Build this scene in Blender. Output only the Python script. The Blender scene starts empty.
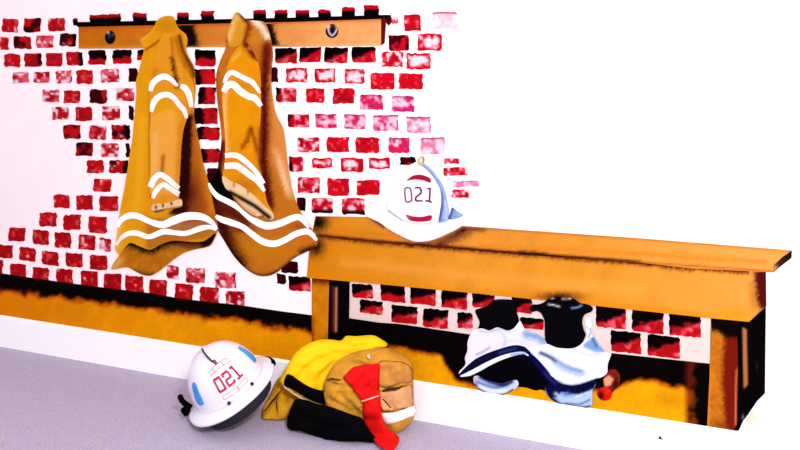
"""A firehouse mural painted on a white wall, with a real helmet and turnout gear on the carpet in front of it.
The coats, rack, bench, painted helmet, boots and bricks of the photograph are PAINT on the wall (they stop at the
baseboard and lie in the wall's plane), so they are built as thin layers of paint whose tones are the muralist's
pigments.  Everything on the carpet is solid geometry."""
import bpy, math, random
import numpy as np
from mathutils import Vector, Matrix
from mathutils.geometry import delaunay_2d_cdt

random.seed(7)
SC = bpy.context.scene
COL = SC.collection

# ------------------------------------------------------------------ camera frame
F, CX, HY = 900.0, 400.0, 55.0            # focal length in px, principal point (level camera, lens shifted down)
CAM_H, CAM_D = 1.018, 2.323
CAM = Vector((0, -CAM_D, CAM_H))
FW = Vector((-2050, 0, 0)); 
_n = math.hypot(2050, 900)
FWD = Vector((-900 / _n, 2050 / _n, 0)); RGT = Vector((2050 / _n, 900 / _n, 0)); UP = Vector((0, 0, 1))

def P(px, py, d):                          # photograph pixel at depth d -> world
    return CAM + FWD * d + RGT * ((px - CX) / F * d) + UP * ((HY - py) / F * d)

def on_wall(px, py):                       # photograph pixel -> (x, z) on the wall plane y = 0
    r = FWD + RGT * ((px - CX) / F) + UP * ((HY - py) / F)
    t = CAM_D / r.y
    return CAM.x + r.x * t, CAM.z + r.z * t

def wall_np(Q):
    k = (Q[:, 0] - CX) / F
    rx = FWD.x + RGT.x * k; ry = FWD.y + RGT.y * k; rz = (HY - Q[:, 1]) / F
    t = CAM_D / ry
    return np.stack([rx * t, CAM_H + rz * t], 1)

def wall_depth(px):
    return CAM_D / (FWD.y + RGT.y * (px - CX) / F)

def lin(c):
    c = np.asarray(c, float) / 255.0
    return np.where(c <= 0.04045, c / 12.92, ((c + 0.055) / 1.055) ** 2.4)

# ------------------------------------------------------------------ materials
def new_mat(name):
    m = bpy.data.materials.new(name); m.use_nodes = True
    nt = m.node_tree
    return m, nt, nt.nodes['Principled BSDF']

def simple(name, rgb, rough=0.6, noise=0.0, nscale=60, bump=0.0, bscale=300, spec=0.3, gain=1.0, metal=0.0, wrinkle=0.0):
    m, nt, b = new_mat(name)
    c = lin(rgb) * gain
    b.inputs['Base Color'].default_value = (*c, 1)
    b.inputs['Roughness'].default_value = rough
    b.inputs['Specular IOR Level'].default_value = spec
    b.inputs['Metallic'].default_value = metal
    tc = nt.nodes.new('ShaderNodeTexCoord')
    if noise:
        n = nt.nodes.new('ShaderNodeTexNoise'); n.inputs['Scale'].default_value = nscale; n.inputs['Detail'].default_value = 5
        nt.links.new(tc.outputs['Object'], n.inputs['Vector'])
        r = nt.nodes.new('ShaderNodeValToRGB')
        r.color_ramp.elements[0].position = 0.3; r.color_ramp.elements[1].position = 0.7
        r.color_ramp.elements[0].color = (*(c * (1 - noise)), 1)
        r.color_ramp.elements[1].color = (*np.minimum(c * (1 + noise), 1), 1)
        nt.links.new(n.outputs['Fac'], r.inputs['Fac']); nt.links.new(r.outputs['Color'], b.inputs['Base Color'])
    if bump:
        n2 = nt.nodes.new('ShaderNodeTexNoise'); n2.inputs['Scale'].default_value = bscale; n2.inputs['Detail'].default_value = 4
        nt.links.new(tc.outputs['Object'], n2.inputs['Vector'])
        bp = nt.nodes.new('ShaderNodeBump'); bp.inputs['Strength'].default_value = bump; bp.inputs['Distance'].default_value = 0.004
        nt.links.new(n2.outputs['Fac'], bp.inputs['Height']); nt.links.new(bp.outputs['Normal'], b.inputs['Normal'])
        if wrinkle:                        # creased cloth: sharp folds under the weave
            n3 = nt.nodes.new('ShaderNodeTexNoise'); n3.noise_type = 'RIDGED_MULTIFRACTAL'; n3.inputs['Scale'].default_value = 13; n3.inputs['Detail'].default_value = 3
            n3.inputs['Distortion'].default_value = 0.6
            nt.links.new(tc.outputs['Object'], n3.inputs['Vector'])
            b3 = nt.nodes.new('ShaderNodeBump'); b3.inputs['Strength'].default_value = wrinkle; b3.inputs['Distance'].default_value = 0.03
            nt.links.new(n3.outputs['Fac'], b3.inputs['Height']); nt.links.new(b3.outputs['Normal'], bp.inputs['Normal'])
    return m

def paint_mat():
    m, nt, b = new_mat('mural_paint')
    a = nt.nodes.new('ShaderNodeAttribute'); a.attribute_name = 'pigment'
    tc = nt.nodes.new('ShaderNodeTexCoord')
    n = nt.nodes.new('ShaderNodeTexNoise'); n.inputs['Scale'].default_value = 170; n.inputs['Detail'].default_value = 6
    n.inputs['Roughness'].default_value = 0.7
    nt.links.new(tc.outputs['Object'], n.inputs['Vector'])
    mr = nt.nodes.new('ShaderNodeMapRange'); mr.inputs['From Min'].default_value = 0.3; mr.inputs['From Max'].default_value = 0.7
    mr.inputs['To Min'].default_value = 0.93; mr.inputs['To Max'].default_value = 1.07
    nt.links.new(n.outputs['Fac'], mr.inputs['Value'])
    mx = nt.nodes.new('ShaderNodeVectorMath'); mx.operation = 'SCALE'
    nt.links.new(a.outputs['Color'], mx.inputs[0]); nt.links.new(mr.outputs['Result'], mx.inputs['Scale'])
    nt.links.new(mx.outputs['Vector'], b.inputs['Base Color'])
    b.inputs['Roughness'].default_value = 0.8; b.inputs['Specular IOR Level'].default_value = 0.02
    return m
PAINT = paint_mat()
E_MURAL = 1.3                             # how strongly the wall is lit: pigment = colour seen / this

# ------------------------------------------------------------------ object helpers
def tag(o, label=None, cat=None, group=None, kind=None):
    if label: o['label'] = label
    if cat: o['category'] = cat
    if group: o['group'] = group
    if kind: o['kind'] = kind
    return o

def link_mesh(name, verts, faces, mat, parent=None, smooth=True):
    me = bpy.data.meshes.new(name)
    me.from_pydata([tuple(v) for v in verts], [], [tuple(f) for f in faces])
    me.update()
    if smooth:
        me.polygons.foreach_set('use_smooth', [True] * len(me.polygons))
    o = bpy.data.objects.new(name, me); COL.objects.link(o)
    if mat: me.materials.append(mat)
    if parent: o.parent = parent; o.matrix_parent_inverse = Matrix.Identity(4)
    return o

def empty(name, loc, label, cat, group=None, mat=None):
    o = bpy.data.objects.new(name, None); COL.objects.link(o)
    if mat is not None: o.matrix_world = mat
    else: o.location = loc
    o.empty_display_size = 0.05
    return tag(o, label, cat, group)

# ------------------------------------------------------------------ 2D geometry helpers (numpy)
def smooth(pts, closed=True, n=4):
    p = np.array([q[:2] for q in pts], float); N = len(p); out = []
    rng = range(N) if closed else range(N - 1)
    for i in rng:
        if closed: a, b, c, d = p[i - 1], p[i], p[(i + 1) % N], p[(i + 2) % N]
        else: a, b, c, d = p[max(i - 1, 0)], p[i], p[i + 1], p[min(i + 2, N - 1)]
        for k in range(n):
            t = k / n
            out.append(0.5 * ((2 * b) + (c - a) * t + (2 * a - 5 * b + 4 * c - d) * t * t + (3 * b - a - 3 * c + d) * t ** 3))
    if not closed: out.append(p[-1])
    return np.array(out)

def seg_dist(Q, pts, closed=False):
    pts = np.asarray(pts, float); d = np.full(len(Q), 1e9)
    if len(pts) == 1: return np.hypot(*(Q - pts[0]).T)
    segs = list(zip(pts[:-1], pts[1:])) + ([(pts[-1], pts[0])] if closed else [])
    for a, b in segs:
        ab = b - a; L = max((ab ** 2).sum(), 1e-9)
        t = np.clip(((Q - a) @ ab) / L, 0, 1)
        d = np.minimum(d, np.hypot(*(Q - a - t[:, None] * ab).T))
    return d

def inside(Q, poly):
    poly = np.asarray(poly, float); r = np.zeros(len(Q), bool); j = len(poly) - 1
    x, y = Q[:, 0], Q[:, 1]
    for i in range(len(poly)):
        (xi, yi), (xj, yj) = poly[i], poly[j]
        if yi != yj:
            r ^= ((yi > y) != (yj > y)) & (x < (xj - xi) * (y - yi) / (yj - yi) + xi)
        j = i
    return r

def ribbon(pts, w, n=5):                   # outline of a band along a curve; w = width or list of widths
    c = smooth(pts, False, n)
    t = np.gradient(c, axis=0); t /= np.maximum(np.hypot(*t.T), 1e-9)[:, None]
    nn = np.stack([-t[:, 1], t[:, 0]], 1)
    ws = np.full(len(c), float(w)) if np.isscalar(w) else np.interp(np.linspace(0, 1, len(c)), np.linspace(0, 1, len(w)), w)
    return np.concatenate([c + nn * ws[:, None] / 2, (c - nn * ws[:, None] / 2)[::-1]])

def mesh2d(outline, step):
    o = np.asarray(outline, float)
    lo, hi = o.min(0), o.max(0)
    gx, gy = np.meshgrid(np.arange(lo[0] + step / 2, hi[0], step), np.arange(lo[1] + step / 2, hi[1], step))
    g = np.stack([gx.ravel(), gy.ravel()], 1)
    if len(g):
        g = g[inside(g, o)]
    if len(g):
        g = g[seg_dist(g, o, True) > step * 0.4]
    allp = np.concatenate([o, g]) if len(g) else o
    v, e, f, *_ = delaunay_2d_cdt([Vector(p) for p in allp], [], [list(range(len(o)))], 1, 1e-5)
    v = np.array([(p.x, p.y) for p in v])
    return v, [list(q) for q in f]

_lat = np.random.RandomState(3).rand(256, 256)
def vnoise(Q, s, seed=0):                  # smooth value noise, 0..1, cell size s
    q = Q / s + seed * 17.31
    i = np.floor(q).astype(int); f = q - i; f = f * f * (3 - 2 * f)
    g = lambda a, b: _lat[a % 256, b % 256]
    x, y = i[:, 0], i[:, 1]
    return (g(x, y) * (1 - f[:, 0]) + g(x + 1, y) * f[:, 0]) * (1 - f[:, 1]) + (g(x, y + 1) * (1 - f[:, 0]) + g(x + 1, y + 1) * f[:, 0]) * f[:, 1]
def fbm(Q, s, seed=0):
    return 0.55 * vnoise(Q, s, seed) + 0.3 * vnoise(Q, s / 2, seed + 1) + 0.15 * vnoise(Q, s / 4, seed + 2)

# ------------------------------------------------------------------ the muralist's brush
def mixc(C, col, a):
    a = np.clip(a, 0, 1)[:, None]
    return C * (1 - a) + np.asarray(col, float) * a

def brush(Q, base, ops):
    C = np.tile(np.asarray(base, float), (len(Q), 1))
    Q0 = Q; J = Q + np.random.RandomState(5).normal(0, 0.62, Q.shape)      # dry-brush grain on broad strokes
    for op in ops:
        k = op[0]
        wide = (k == 'l' and op[2] >= 2.2) or (k == 'b' and min(op[3], op[4]) > 4) or (k == 'p' and op[2] > 1.9) or k == 'g'
        Q = J if wide else Q0
        if k == 'n':                       # mottling (cell, amount)
            C = C * (1 + (fbm(Q, op[1], op[3] if len(op) > 3 else 0) - 0.5)[:, None] * 2 * op[2])
        elif k == 'l':                     # soft brush line
            _, pts, w, col, a = op
            C = mixc(C, col, a * np.exp(-(seg_dist(Q, smooth(pts, False, 3) if len(pts) > 2 else pts) / w) ** 2))
        elif k == 'b':                     # soft dab
            _, x, y, rx, ry, col, a = op
            C = mixc(C, col, a * np.exp(-(((Q[:, 0] - x) / rx) ** 2 + ((Q[:, 1] - y) / ry) ** 2)))
        elif k == 'g':                     # graded wash from p0 to p1
            _, p0, p1, col, a0, a1 = op
            p0, p1 = np.array(p0, float), np.array(p1, float); ab = p1 - p0
            t = np.clip(((Q - p0) @ ab) / (ab @ ab), 0, 1)
            C = mixc(C, col, a0 + (a1 - a0) * t)
        elif k == 'p':                     # hard-edged patch with soft rim
            _, poly, soft, col, a = op
            s = np.where(inside(Q, poly), 1, np.exp(-(seg_dist(Q, poly, True) / soft) ** 2))
            C = mixc(C, col, a * s)
        elif callable(k):
            C = k(Q, C)
    return np.clip(C, 0, 285)

def set_pigment(me, C):
    a = me.color_attributes.new('pigment', 'FLOAT_COLOR', 'POINT')
    L = np.clip(lin(C) / E_MURAL, 0, 0.95)
    a.data.foreach_set('color', np.concatenate([L, np.ones((len(L), 1))], 1).astype(np.float32).ravel())

def paint(name, outline, base, ops=(), layer=1, parent=None, step=1.6, sm=True):
    o = smooth(outline) if sm else np.asarray(outline, float)
    v, f = mesh2d(o, step)
    _cnt[0] += 1
    W = wall_np(v); off = -0.0006 * layer - 0.000012 * (_cnt[0] % 20)
    org = parent_origin(parent)
    verts = np.stack([W[:, 0], np.full(len(W), off), W[:, 1]], 1) - org
    ob = link_mesh(name, verts, f, PAINT, parent)
    # make all faces look into the room (-y)
    me = ob.data
    if len(me.polygons) and me.polygons[0].normal.y > 0: me.flip_normals()
    set_pigment(me, brush(v, base, ops))
    return ob

_cnt = [0]
def parent_origin(o):
    t = np.zeros(3)
    while o is not None:
        t = t + np.array(o.location); o = o.parent
    return t

def painted_root(name, px, py, label, cat, group=None):
    x, z = on_wall(px, py)
    return empty(name, (x, 0, z), label, cat, group)

# ================================================================== THE SETTING
BLACK = (4, 2, 4)
def slab(name, x0, x1, y0, y1, z0, z1, mat):
    v = [(x0, y0, z0), (x1, y0, z0), (x1, y1, z0), (x0, y1, z0), (x0, y0, z1), (x1, y0, z1), (x1, y1, z1), (x0, y1, z1)]
    f = [(3, 2, 1, 0), (4, 5, 6, 7), (0, 1, 5, 4), (1, 2, 6, 5), (2, 3, 7, 6), (3, 0, 4, 7)]
    return tag(link_mesh(name, v, f, mat, None, False), kind='structure')

wall_m = simple('wall_paint', (247, 235, 235), 0.85, noise=0.015, nscale=9, bump=0.05, bscale=220, spec=0.1)
base_m = simple('baseboard_paint', (253, 249, 251), 0.45, noise=0.01, nscale=12, spec=0.25)
def carpet():
    m, nt, b = new_mat('carpet')
    tc = nt.nodes.new('ShaderNodeTexCoord')
    n1 = nt.nodes.new('ShaderNodeTexNoise'); n1.inputs['Scale'].default_value = 170; n1.inputs['Detail'].default_value = 5; n1.inputs['Roughness'].default_value = 0.75
    n2 = nt.nodes.new('ShaderNodeTexNoise'); n2.inputs['Scale'].default_value = 28; n2.inputs['Detail'].default_value = 4
    for n in (n1, n2): nt.links.new(tc.outputs['Object'], n.inputs['Vector'])
    r1 = nt.nodes.new('ShaderNodeValToRGB'); r2 = nt.nodes.new('ShaderNodeValToRGB')
    r1.color_ramp.elements[0].position = 0.32; r1.color_ramp.elements[1].position = 0.68
    r1.color_ramp.elements[0].color = (*lin((128, 120, 142)), 1); r1.color_ramp.elements[1].color = (*lin((222, 208, 228)), 1)
    r2.color_ramp.elements[0].position = 0.35; r2.color_ramp.elements[1].position = 0.65
    r2.color_ramp.elements[0].color = (*lin((166, 160, 188)), 1); r2.color_ramp.elements[1].color = (*lin((180, 168, 188)), 1)
    nt.links.new(n1.outputs['Fac'], r1.inputs['Fac']); nt.links.new(n2.outputs['Fac'], r2.inputs['Fac'])
    mx = nt.nodes.new('ShaderNodeMix'); mx.data_type = 'RGBA'; mx.inputs['Factor'].default_value = 0.55
    nt.links.new(r1.outputs['Color'], mx.inputs['A']); nt.links.new(r2.outputs['Color'], mx.inputs['B'])
    nt.links.new(mx.outputs['Result'], b.inputs['Base Color'])
    bp = nt.nodes.new('ShaderNodeBump'); bp.inputs['Strength'].default_value = 0.35; bp.inputs['Distance'].default_value = 0.004
    nt.links.new(n1.outputs['Fac'], bp.inputs['Height']); nt.links.new(bp.outputs['Normal'], b.inputs['Normal'])
    b.inputs['Roughness'].default_value = 0.95; b.inputs['Specular IOR Level'].default_value = 0.1
    return m
slab('floor', -5, 4, -5, 0.12, -0.08, 0.0, carpet())
slab('wall_back', -5, 4, 0.0, 0.12, 0.0, 2.6, wall_m)
BBH = 0.1085
bp_ = [(0, 0), (-0.007, 0), (-0.007, BBH - 0.006), (-0.0055, BBH - 0.002), (-0.003, BBH), (0, BBH)]
vs = [(x, y, z) for x in (-5, 4) for y, z in bp_]; nb = len(bp_)
bb = tag(link_mesh('baseboard_back', vs, [(i, (i + 1) % nb, nb + (i + 1) % nb, nb + i) for i in range(nb)] + [tuple(range(nb))[::-1], tuple(range(nb, 2 * nb))], base_m, None, False), kind='structure')

# ================================================================== THE MURAL : brickwork
bricks = []
def B(kind, *rects):
    for r in rects: bricks.append((kind, r))
B('R', (2,19,18,32.5), (48,18,65,31), (0,37,8.6,49.6), (4.4,54,20.6,67), (46,53,62.4,66.4), (64,90.4,80.4,103), (75.4,107,92,121), (76.6,70,93,84),
  (93.4,178.7,111.3,191.7), (54,194.6,70,208), (76.6,195,93,209.6), (99.7,196,118.5,211), (39.6,212.5,57,226.4), (63.6,214.8,81,230), (88.7,216.2,107,233),
  (8.7,227.8,25.4,241.4), (32.7,230,49,244.6), (55,232.7,71.4,248), (78.6,235,95.4,250), (-4,245,13,258), (19.7,247.5,36,261), (42,251.5,58.7,265.4), (66,253,83,266.8), (90,255,107.5,269.7),
  (-8,260,3,274), (10,264,26,278), (32.7,268,49,281), (56.4,269,72.8,284), (81,271,98,287), (104,273.6,121.6,290), (125.4,276,143.6,293), (149.4,279.6,167,297), (175,283.6,193,300), (200,287,219,304),
  (355.6,137.3,379.3,153), (327.3,178.2,349,195.6), (327,137,349,152), (357,180,380,195), (404.4,14.4,421,30.7), (333,88,354.4,103.4), (306,88,324.4,102.4), (371,73,395,89.6), (399,73.3,423,89), (87,160,104,173))
B('d', (24,18,41,32), (14,36.6,31.4,49), (24.6,53.6,42,67), (90,89.6,107.4,103.6), (63.4,125,80.6,139), (389,35,409.3,50.7), (76,142.6,93,156))
B('r', (400,157,415.6,165))
B('f', (36.4,35.6,53.6,48), (13,72,29,83), (34,72,50,83), (56,70.4,72,83), (42.4,90,59.4,102.4), (52,107,68.6,119.6), (101,69,119.6,82.4), (116.4,88,134.4,101), (102.4,106,120.4,120), (89.4,125.6,106.4,139.6),
  (101,143,119,157), (99.7,238,111.3,251), (186,268,205,283), (215,272,236,288), (167,265.6,179,279), (226,291,245,306), (381.6,51.6,403.3,66.7), (297.8,177.3,320,193), (443.3,167.3,467.8,175.6), (452,189.6,470,198), (444.4,157.8,460,163.3), (391,17,398,24), (297.3,137.3,319.6,151.8))
B('r', (60,33.6,76.4,46.4), (66.6,52,83,65.6), (111.6,125,130,139.6), (109,160,128,173))            # dark on the right
B('p', (360,95,383,110), (391.7,96,414.4,111.7), (315,114,336.6,128), (344.6,114.4,366,129), (373,115,398,130.7), (406.7,116.7,430.7,133), (388.4,137.8,409.6,153), (421,137.3,445,154), (432,12,457,29), (452,181,479,187))
B('h', (417.3,33.8,441.6,50.7), (406.7,53.3,430.7,69.3), (286.4,68,307.6,82.4), (315,68.6,335.6,82.6), (344.6,69,364.4,83.6), (312,158,332,168), (340.4,158,363,172), (369,158,390,169))
B('D', (129,106,134,120), (126,143,130,157), (129,68.4,138,82), (270.4,67.6,278,82.4), (207,168,224,186), (296.7,197.8,305.6,211), (281,261,298,273), (277,274,286,284), (282,265,298,272.6))
B('T', (88.6,50.4,106,65), (112.4,50,131.4,64), (137.6,49.6,145,60), (195,49.6,215.6,66), (381,284.7,405.3,301.7))
B('t', (275,48,297,63), (299.4,47.6,321,62.4), (324.4,47.6,348,63), (352,46.6,376,62.4), (289,276.5,311,291), (352,284,373,298), (410.5,287,436,304.7), (441.7,290.3,467.5,308.7), (472.5,294,495,308), (360,300.6,383,314), (391.7,305.8,417.5,323.3),
  (423.3,309.2,448.3,328), (457.5,312.5,472.8,328.3), (512,297,532,313), (520,318,544,329), (596,307,626,328), (632,311,663.6,333), (669.4,314.4,701,336.4), (611,331.4,641,352.4), (647.6,335.6,680,357))
B('l', (194.4,69,215.6,84.4), (198.4,87.3,215.6,104.4), (194.4,107.8,218,124), (197,127,220,140), (200,149,220,163), (276,87.6,296.4,102), (288,114.4,309.4,127.4), (289,156.7,303.3,171.6))   # dark on the left
B('b', (311.8,198.2,333.3,213.3), (342.2,198.2,365,214.4))
B('k', (102,14.5,114,24) , (90,14.5,104,24), (108,13.5,121,24), (133,13,147,24), (177,12,189,24), (201,11,214,22), (253,10,266,20), (275,10,288,20), (295,10,309,19), (318,9.5,331,19), (341.7,7,355,18), (364,5,379,17.5), (73,17.5,78,25))
B('s', )

def brick_mesh():
    V, Fc, C = [], [], []; n = 0
    rs = np.random.RandomState(11)
    for kind, (x0, y0, x1, y1) in bricks[::1]:
        sl = 0.055 if y0 > 225 else 0.0     # lower courses run with the baseboard
        if y0 > 280 and x0 > 300: sl = 0.10
        w = x1 - x0; nx, ny = max(4, int(w / 1.0)), max(4, int((y1 - y0) / 1.0))
        u, v = np.meshgrid(np.linspace(0, 1, nx + 1), np.linspace(0, 1, ny + 1))
        Q = np.stack([x0 + u.ravel() * w, y0 + v.ravel() * (y1 - y0)], 1)
        U = np.stack([u.ravel(), v.ravel()], 1)
        sd = rs.randint(0, 200)
        # hand-stamped outline: every edge wanders a little
        wob = lambda a, s: (vnoise(np.stack([a, a * 0 + s], 1), 3.2, sd) - 0.5) * 1.5
        Qw = Q.copy()
        ed = lambda t: np.abs(2 * t - 1) ** 3 * np.sign(2 * t - 1)
        Qw[:, 0] += wob(Q[:, 1], 1.7) * np.abs(ed(U[:, 0]))
        Qw[:, 1] += wob(Q[:, 0], 9.1) * np.abs(ed(U[:, 1])) + (Q[:, 0] - (x0 + x1) / 2) * sl
        nz = fbm(Q, 6, sd); nf = vnoise(Q, 3.0, sd + 5)
        pinkish = x0 > 285 and y0 < 200
        red = np.array((205, 8, 28) if pinkish else (192, 14, 22), float)
        if y0 > 225 and x0 < 300: red = np.array((182, 10, 16), float)
        c = np.tile(red, (len(Q), 1)) * (1 + (nz - 0.5) * 0.5)[:, None]
        mortar = np.array((255, 236, 240))
        edge = np.minimum(np.minimum(U[:, 0], 1 - U[:, 0]) * w, np.minimum(U[:, 1], 1 - U[:, 1]) * (y1 - y0))
        gap = np.clip((nf - 0.70) * 6, 0, 1)
        if kind in 'R':
            c = mixc(c, (235, 120, 120), gap * 0.55)
            c = mixc(c, mortar, np.clip((nz - 0.74) * 8, 0, 0.8))
        if kind in 'dr':
            c = mixc(c, (30, 0, 4), np.clip((fbm(Q, 7, sd + 9) - 0.42) * 5, 0, 0.85))
        if kind == 'f':
            c = mixc(c, (240, 110, 130), np.clip((nz - 0.42) * 3, 0, 0.75))
            c = mixc(c, mortar, np.clip((nf - 0.55) * 4 + (2.2 - edge) * 0.10, 0, 0.9))
        if kind == 'p':
            c = np.tile(np.array((212, 30, 84) if sd % 3 else (206, 34, 104), float), (len(Q), 1))
            c = mixc(c, (254, 214, 228), np.clip((nz - 0.40) * 4 + (nf - .5) * 1.2, 0, 0.95))
            if x0 > 400: c = mixc(c, (255, 235, 242), np.full(len(Q), 0.45))
            if x0 > 430 and y0 < 30: c = mixc(c, (255, 244, 246), np.full(len(Q), 0.6))
            c = mixc(c, (150, 20, 60), np.clip(1 - U[:, 1] * 6, 0, 0.6))
        if kind == 'h':                    # stamped hollow: only its rim took the colour
            c = mixc(c, (254, 232, 238), np.clip((edge - 2.0) * 0.30 + (nf - 0.45) * 1.6 + (nz - .5) * 1.4, 0, 0.95))
        if kind == 'D': c = mixc(c, (10, 0, 3), np.full(len(Q), 0.93) - 0.25 * nz)
        if kind == 'k':
            c = mixc(c, (4, 0, 2), np.clip((U[:, 1] - 0.22 + (nz - 0.5) * 0.3) * 4.0, 0, 1))
        if kind == 'T': c = mixc(c, (6, 0, 2), np.clip((0.62 - U[:, 1] + (nz - 0.5) * 0.5) * 6, 0, 1))
        if kind == 't':
            c = mixc(c, (235, 130, 140), np.clip((nz - 0.5) * 4, 0, 0.75) * np.clip(U[:, 0] * 1.5, 0, 1))
            c = mixc(c, (6, 0, 2), np.clip((0.62 - U[:, 1] + (0.45 - U[:, 0]) * 0.55 + (nz - 0.5) * 0.5) * 6, 0, 1))
        if kind == 'r': c = mixc(c, (8, 0, 3), np.clip((U[:, 0] - 0.72 + (nz - .5) * .4) * 8, 0, 1)); c = mixc(c, mortar, gap * 0.6 * (U[:, 0] < .7))
        if kind == 'l':
            lim = 0.42 if x0 < 230 else 0.25
            c = mixc(c, (10, 0, 3), np.clip((lim - U[:, 0] + (nz - .5) * .5) * 7, 0, 0.97))
            if x0 < 230:
                c = mixc(c, (20, 0, 4), np.clip((U[:, 0] - 0.86) * 8 + (0.18 - U[:, 1]) * 6, 0, 0.9))
            if x0 > 230: c = mixc(c, (250, 190, 205), np.clip((nz - .42) * 4 * (U[:, 0] > .3), 0, .9))
        if kind == 'b':
            c = mixc(c, (255, 225, 228), np.clip((nz - 0.40) * 4, 0, 0.85))
            c = mixc(c, (20, 0, 4), np.clip((U[:, 1] - 0.70) * 7, 0, 1))
        off = -0.0006 - 0.00002 * (len(V) % 7)
        W = wall_np(Qw)
        V.append(np.stack([W[:, 0], np.full(len(W), off), W[:, 1]], 1)); C.append(c)
        for j in range(ny):
            for i in range(nx):
                a = n + j * (nx + 1) + i
                # the corners are brushed off
                if (i in (0, nx - 1) and j in (0, ny - 1)) and rs.rand() < 0.5: continue
                Fc.append((a, a + nx + 1, a + nx + 2, a + 1))
        n += len(Q)
    V = np.concatenate(V); C = np.concatenate(C)
    o = link_mesh('painted_brickwork', V, Fc, PAINT)
    if o.data.polygons[0].normal.y > 0: o.data.flip_normals()
    set_pigment(o.data, np.clip(C, 0, 255))
    paint('mortar_wash', [(346,279),(712,317),(712,366),(346,319)], (238, 216, 208), [('n', 10, .04)], 0.4, o, 3.0, sm=False)
    return tag(o, 'ragged patch of red bricks painted on the white wall around and behind the painted coats', 'mural')
brick_mesh()

# ================================================================== THE MURAL : painted ground
BBL = lambda x: 315.4 + 0.157 * x + 2.5
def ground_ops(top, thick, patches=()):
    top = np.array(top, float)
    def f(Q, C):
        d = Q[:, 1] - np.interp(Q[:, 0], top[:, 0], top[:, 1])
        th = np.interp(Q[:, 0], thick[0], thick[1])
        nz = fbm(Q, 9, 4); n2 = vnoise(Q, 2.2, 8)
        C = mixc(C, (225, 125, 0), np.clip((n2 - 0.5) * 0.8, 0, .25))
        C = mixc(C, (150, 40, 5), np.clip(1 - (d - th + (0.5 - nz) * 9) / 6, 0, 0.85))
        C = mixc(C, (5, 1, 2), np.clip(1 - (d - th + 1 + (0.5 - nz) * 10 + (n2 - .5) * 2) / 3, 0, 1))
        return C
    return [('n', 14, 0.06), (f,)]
gl_top = [(-40, 267), (0, 273), (40, 279), (100, 287), (150, 293), (184, 299), (240, 305), (280, 311), (316, 315.5)]
outl = [(-40, BBL(-40))] + gl_top + [(316, BBL(316))]
g1 = painted_root('painted_ground', 150, 340, 'long ochre ground strip with black upper edge painted on the wall left of the bench', 'painted ground')
g1['kind'] = 'thing'
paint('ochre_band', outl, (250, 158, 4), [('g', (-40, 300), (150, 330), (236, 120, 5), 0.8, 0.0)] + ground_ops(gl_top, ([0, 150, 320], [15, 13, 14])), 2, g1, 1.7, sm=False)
gr_top = [(326, 312), (349, 318), (380, 322.5), (400, 323.8), (468, 334), (540, 345), (612, 353), (710, 363.5), (713, 364)]
outr = [(326, BBL(326))] + gr_top + [(713, BBL(713))]
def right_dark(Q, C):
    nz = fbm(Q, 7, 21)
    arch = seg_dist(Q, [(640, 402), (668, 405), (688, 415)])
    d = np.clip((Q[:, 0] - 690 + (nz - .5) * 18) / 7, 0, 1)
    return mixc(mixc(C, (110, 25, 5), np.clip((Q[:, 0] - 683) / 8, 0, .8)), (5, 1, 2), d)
g2 = painted_root('painted_ground', 560, 390, 'ochre ground with black shade painted on the wall under the bench', 'painted ground')
g2['kind'] = 'thing'
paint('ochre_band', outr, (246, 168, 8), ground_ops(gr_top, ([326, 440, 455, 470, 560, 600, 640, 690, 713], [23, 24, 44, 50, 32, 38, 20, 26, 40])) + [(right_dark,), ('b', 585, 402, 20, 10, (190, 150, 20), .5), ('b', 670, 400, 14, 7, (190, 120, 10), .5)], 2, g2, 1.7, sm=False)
paint('ochre_smear', [(744, 424), (752, 411), (764, 398), (772, 402), (769, 420), (758, 430), (742, 431)], (252, 240, 236), [('b', 749, 415, 7, 9, (250, 222, 170), .8)], 2, g2, 1.5)

# ================================================================== THE MURAL : coat rack
rk = painted_root('painted_coat_rack', 230, 48, 'orange wooden coat rack board with two dark knobs painted behind the coats', 'painted coat rack')
paint('shadow_line', [(75, 22), (100, 21.7), (200, 19.6), (300, 17.4), (386, 14.8), (391, 15), (392, 22), (389, 26), (384, 20), (382, 20), (300, 22.6), (200, 25), (100, 27), (80, 28), (77, 26)], BLACK, [('b', 391, 22, 5, 6, (110, 10, 20), .7)], 2, rk, 1.5, sm=False)
shade = lambda cx, w: ('l', [(cx, 10), (cx + 1, 50)], w, (40, 12, 2), 0.95)
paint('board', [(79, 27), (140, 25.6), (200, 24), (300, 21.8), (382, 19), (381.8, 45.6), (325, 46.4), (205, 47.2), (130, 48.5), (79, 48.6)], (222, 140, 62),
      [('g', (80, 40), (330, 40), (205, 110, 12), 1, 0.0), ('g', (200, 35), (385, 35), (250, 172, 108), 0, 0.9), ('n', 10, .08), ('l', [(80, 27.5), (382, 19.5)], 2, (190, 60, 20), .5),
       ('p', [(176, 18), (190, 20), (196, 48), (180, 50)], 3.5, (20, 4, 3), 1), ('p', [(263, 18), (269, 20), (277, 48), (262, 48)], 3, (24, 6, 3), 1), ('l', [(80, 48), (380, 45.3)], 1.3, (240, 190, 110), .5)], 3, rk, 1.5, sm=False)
paint('end_grain', [(381.4, 19), (384.5, 17), (386.5, 20), (385, 43), (381.4, 45.6)], (90, 14, 10), [('n', 4, .3)], 3.5, rk, 1.2, sm=False)
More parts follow.
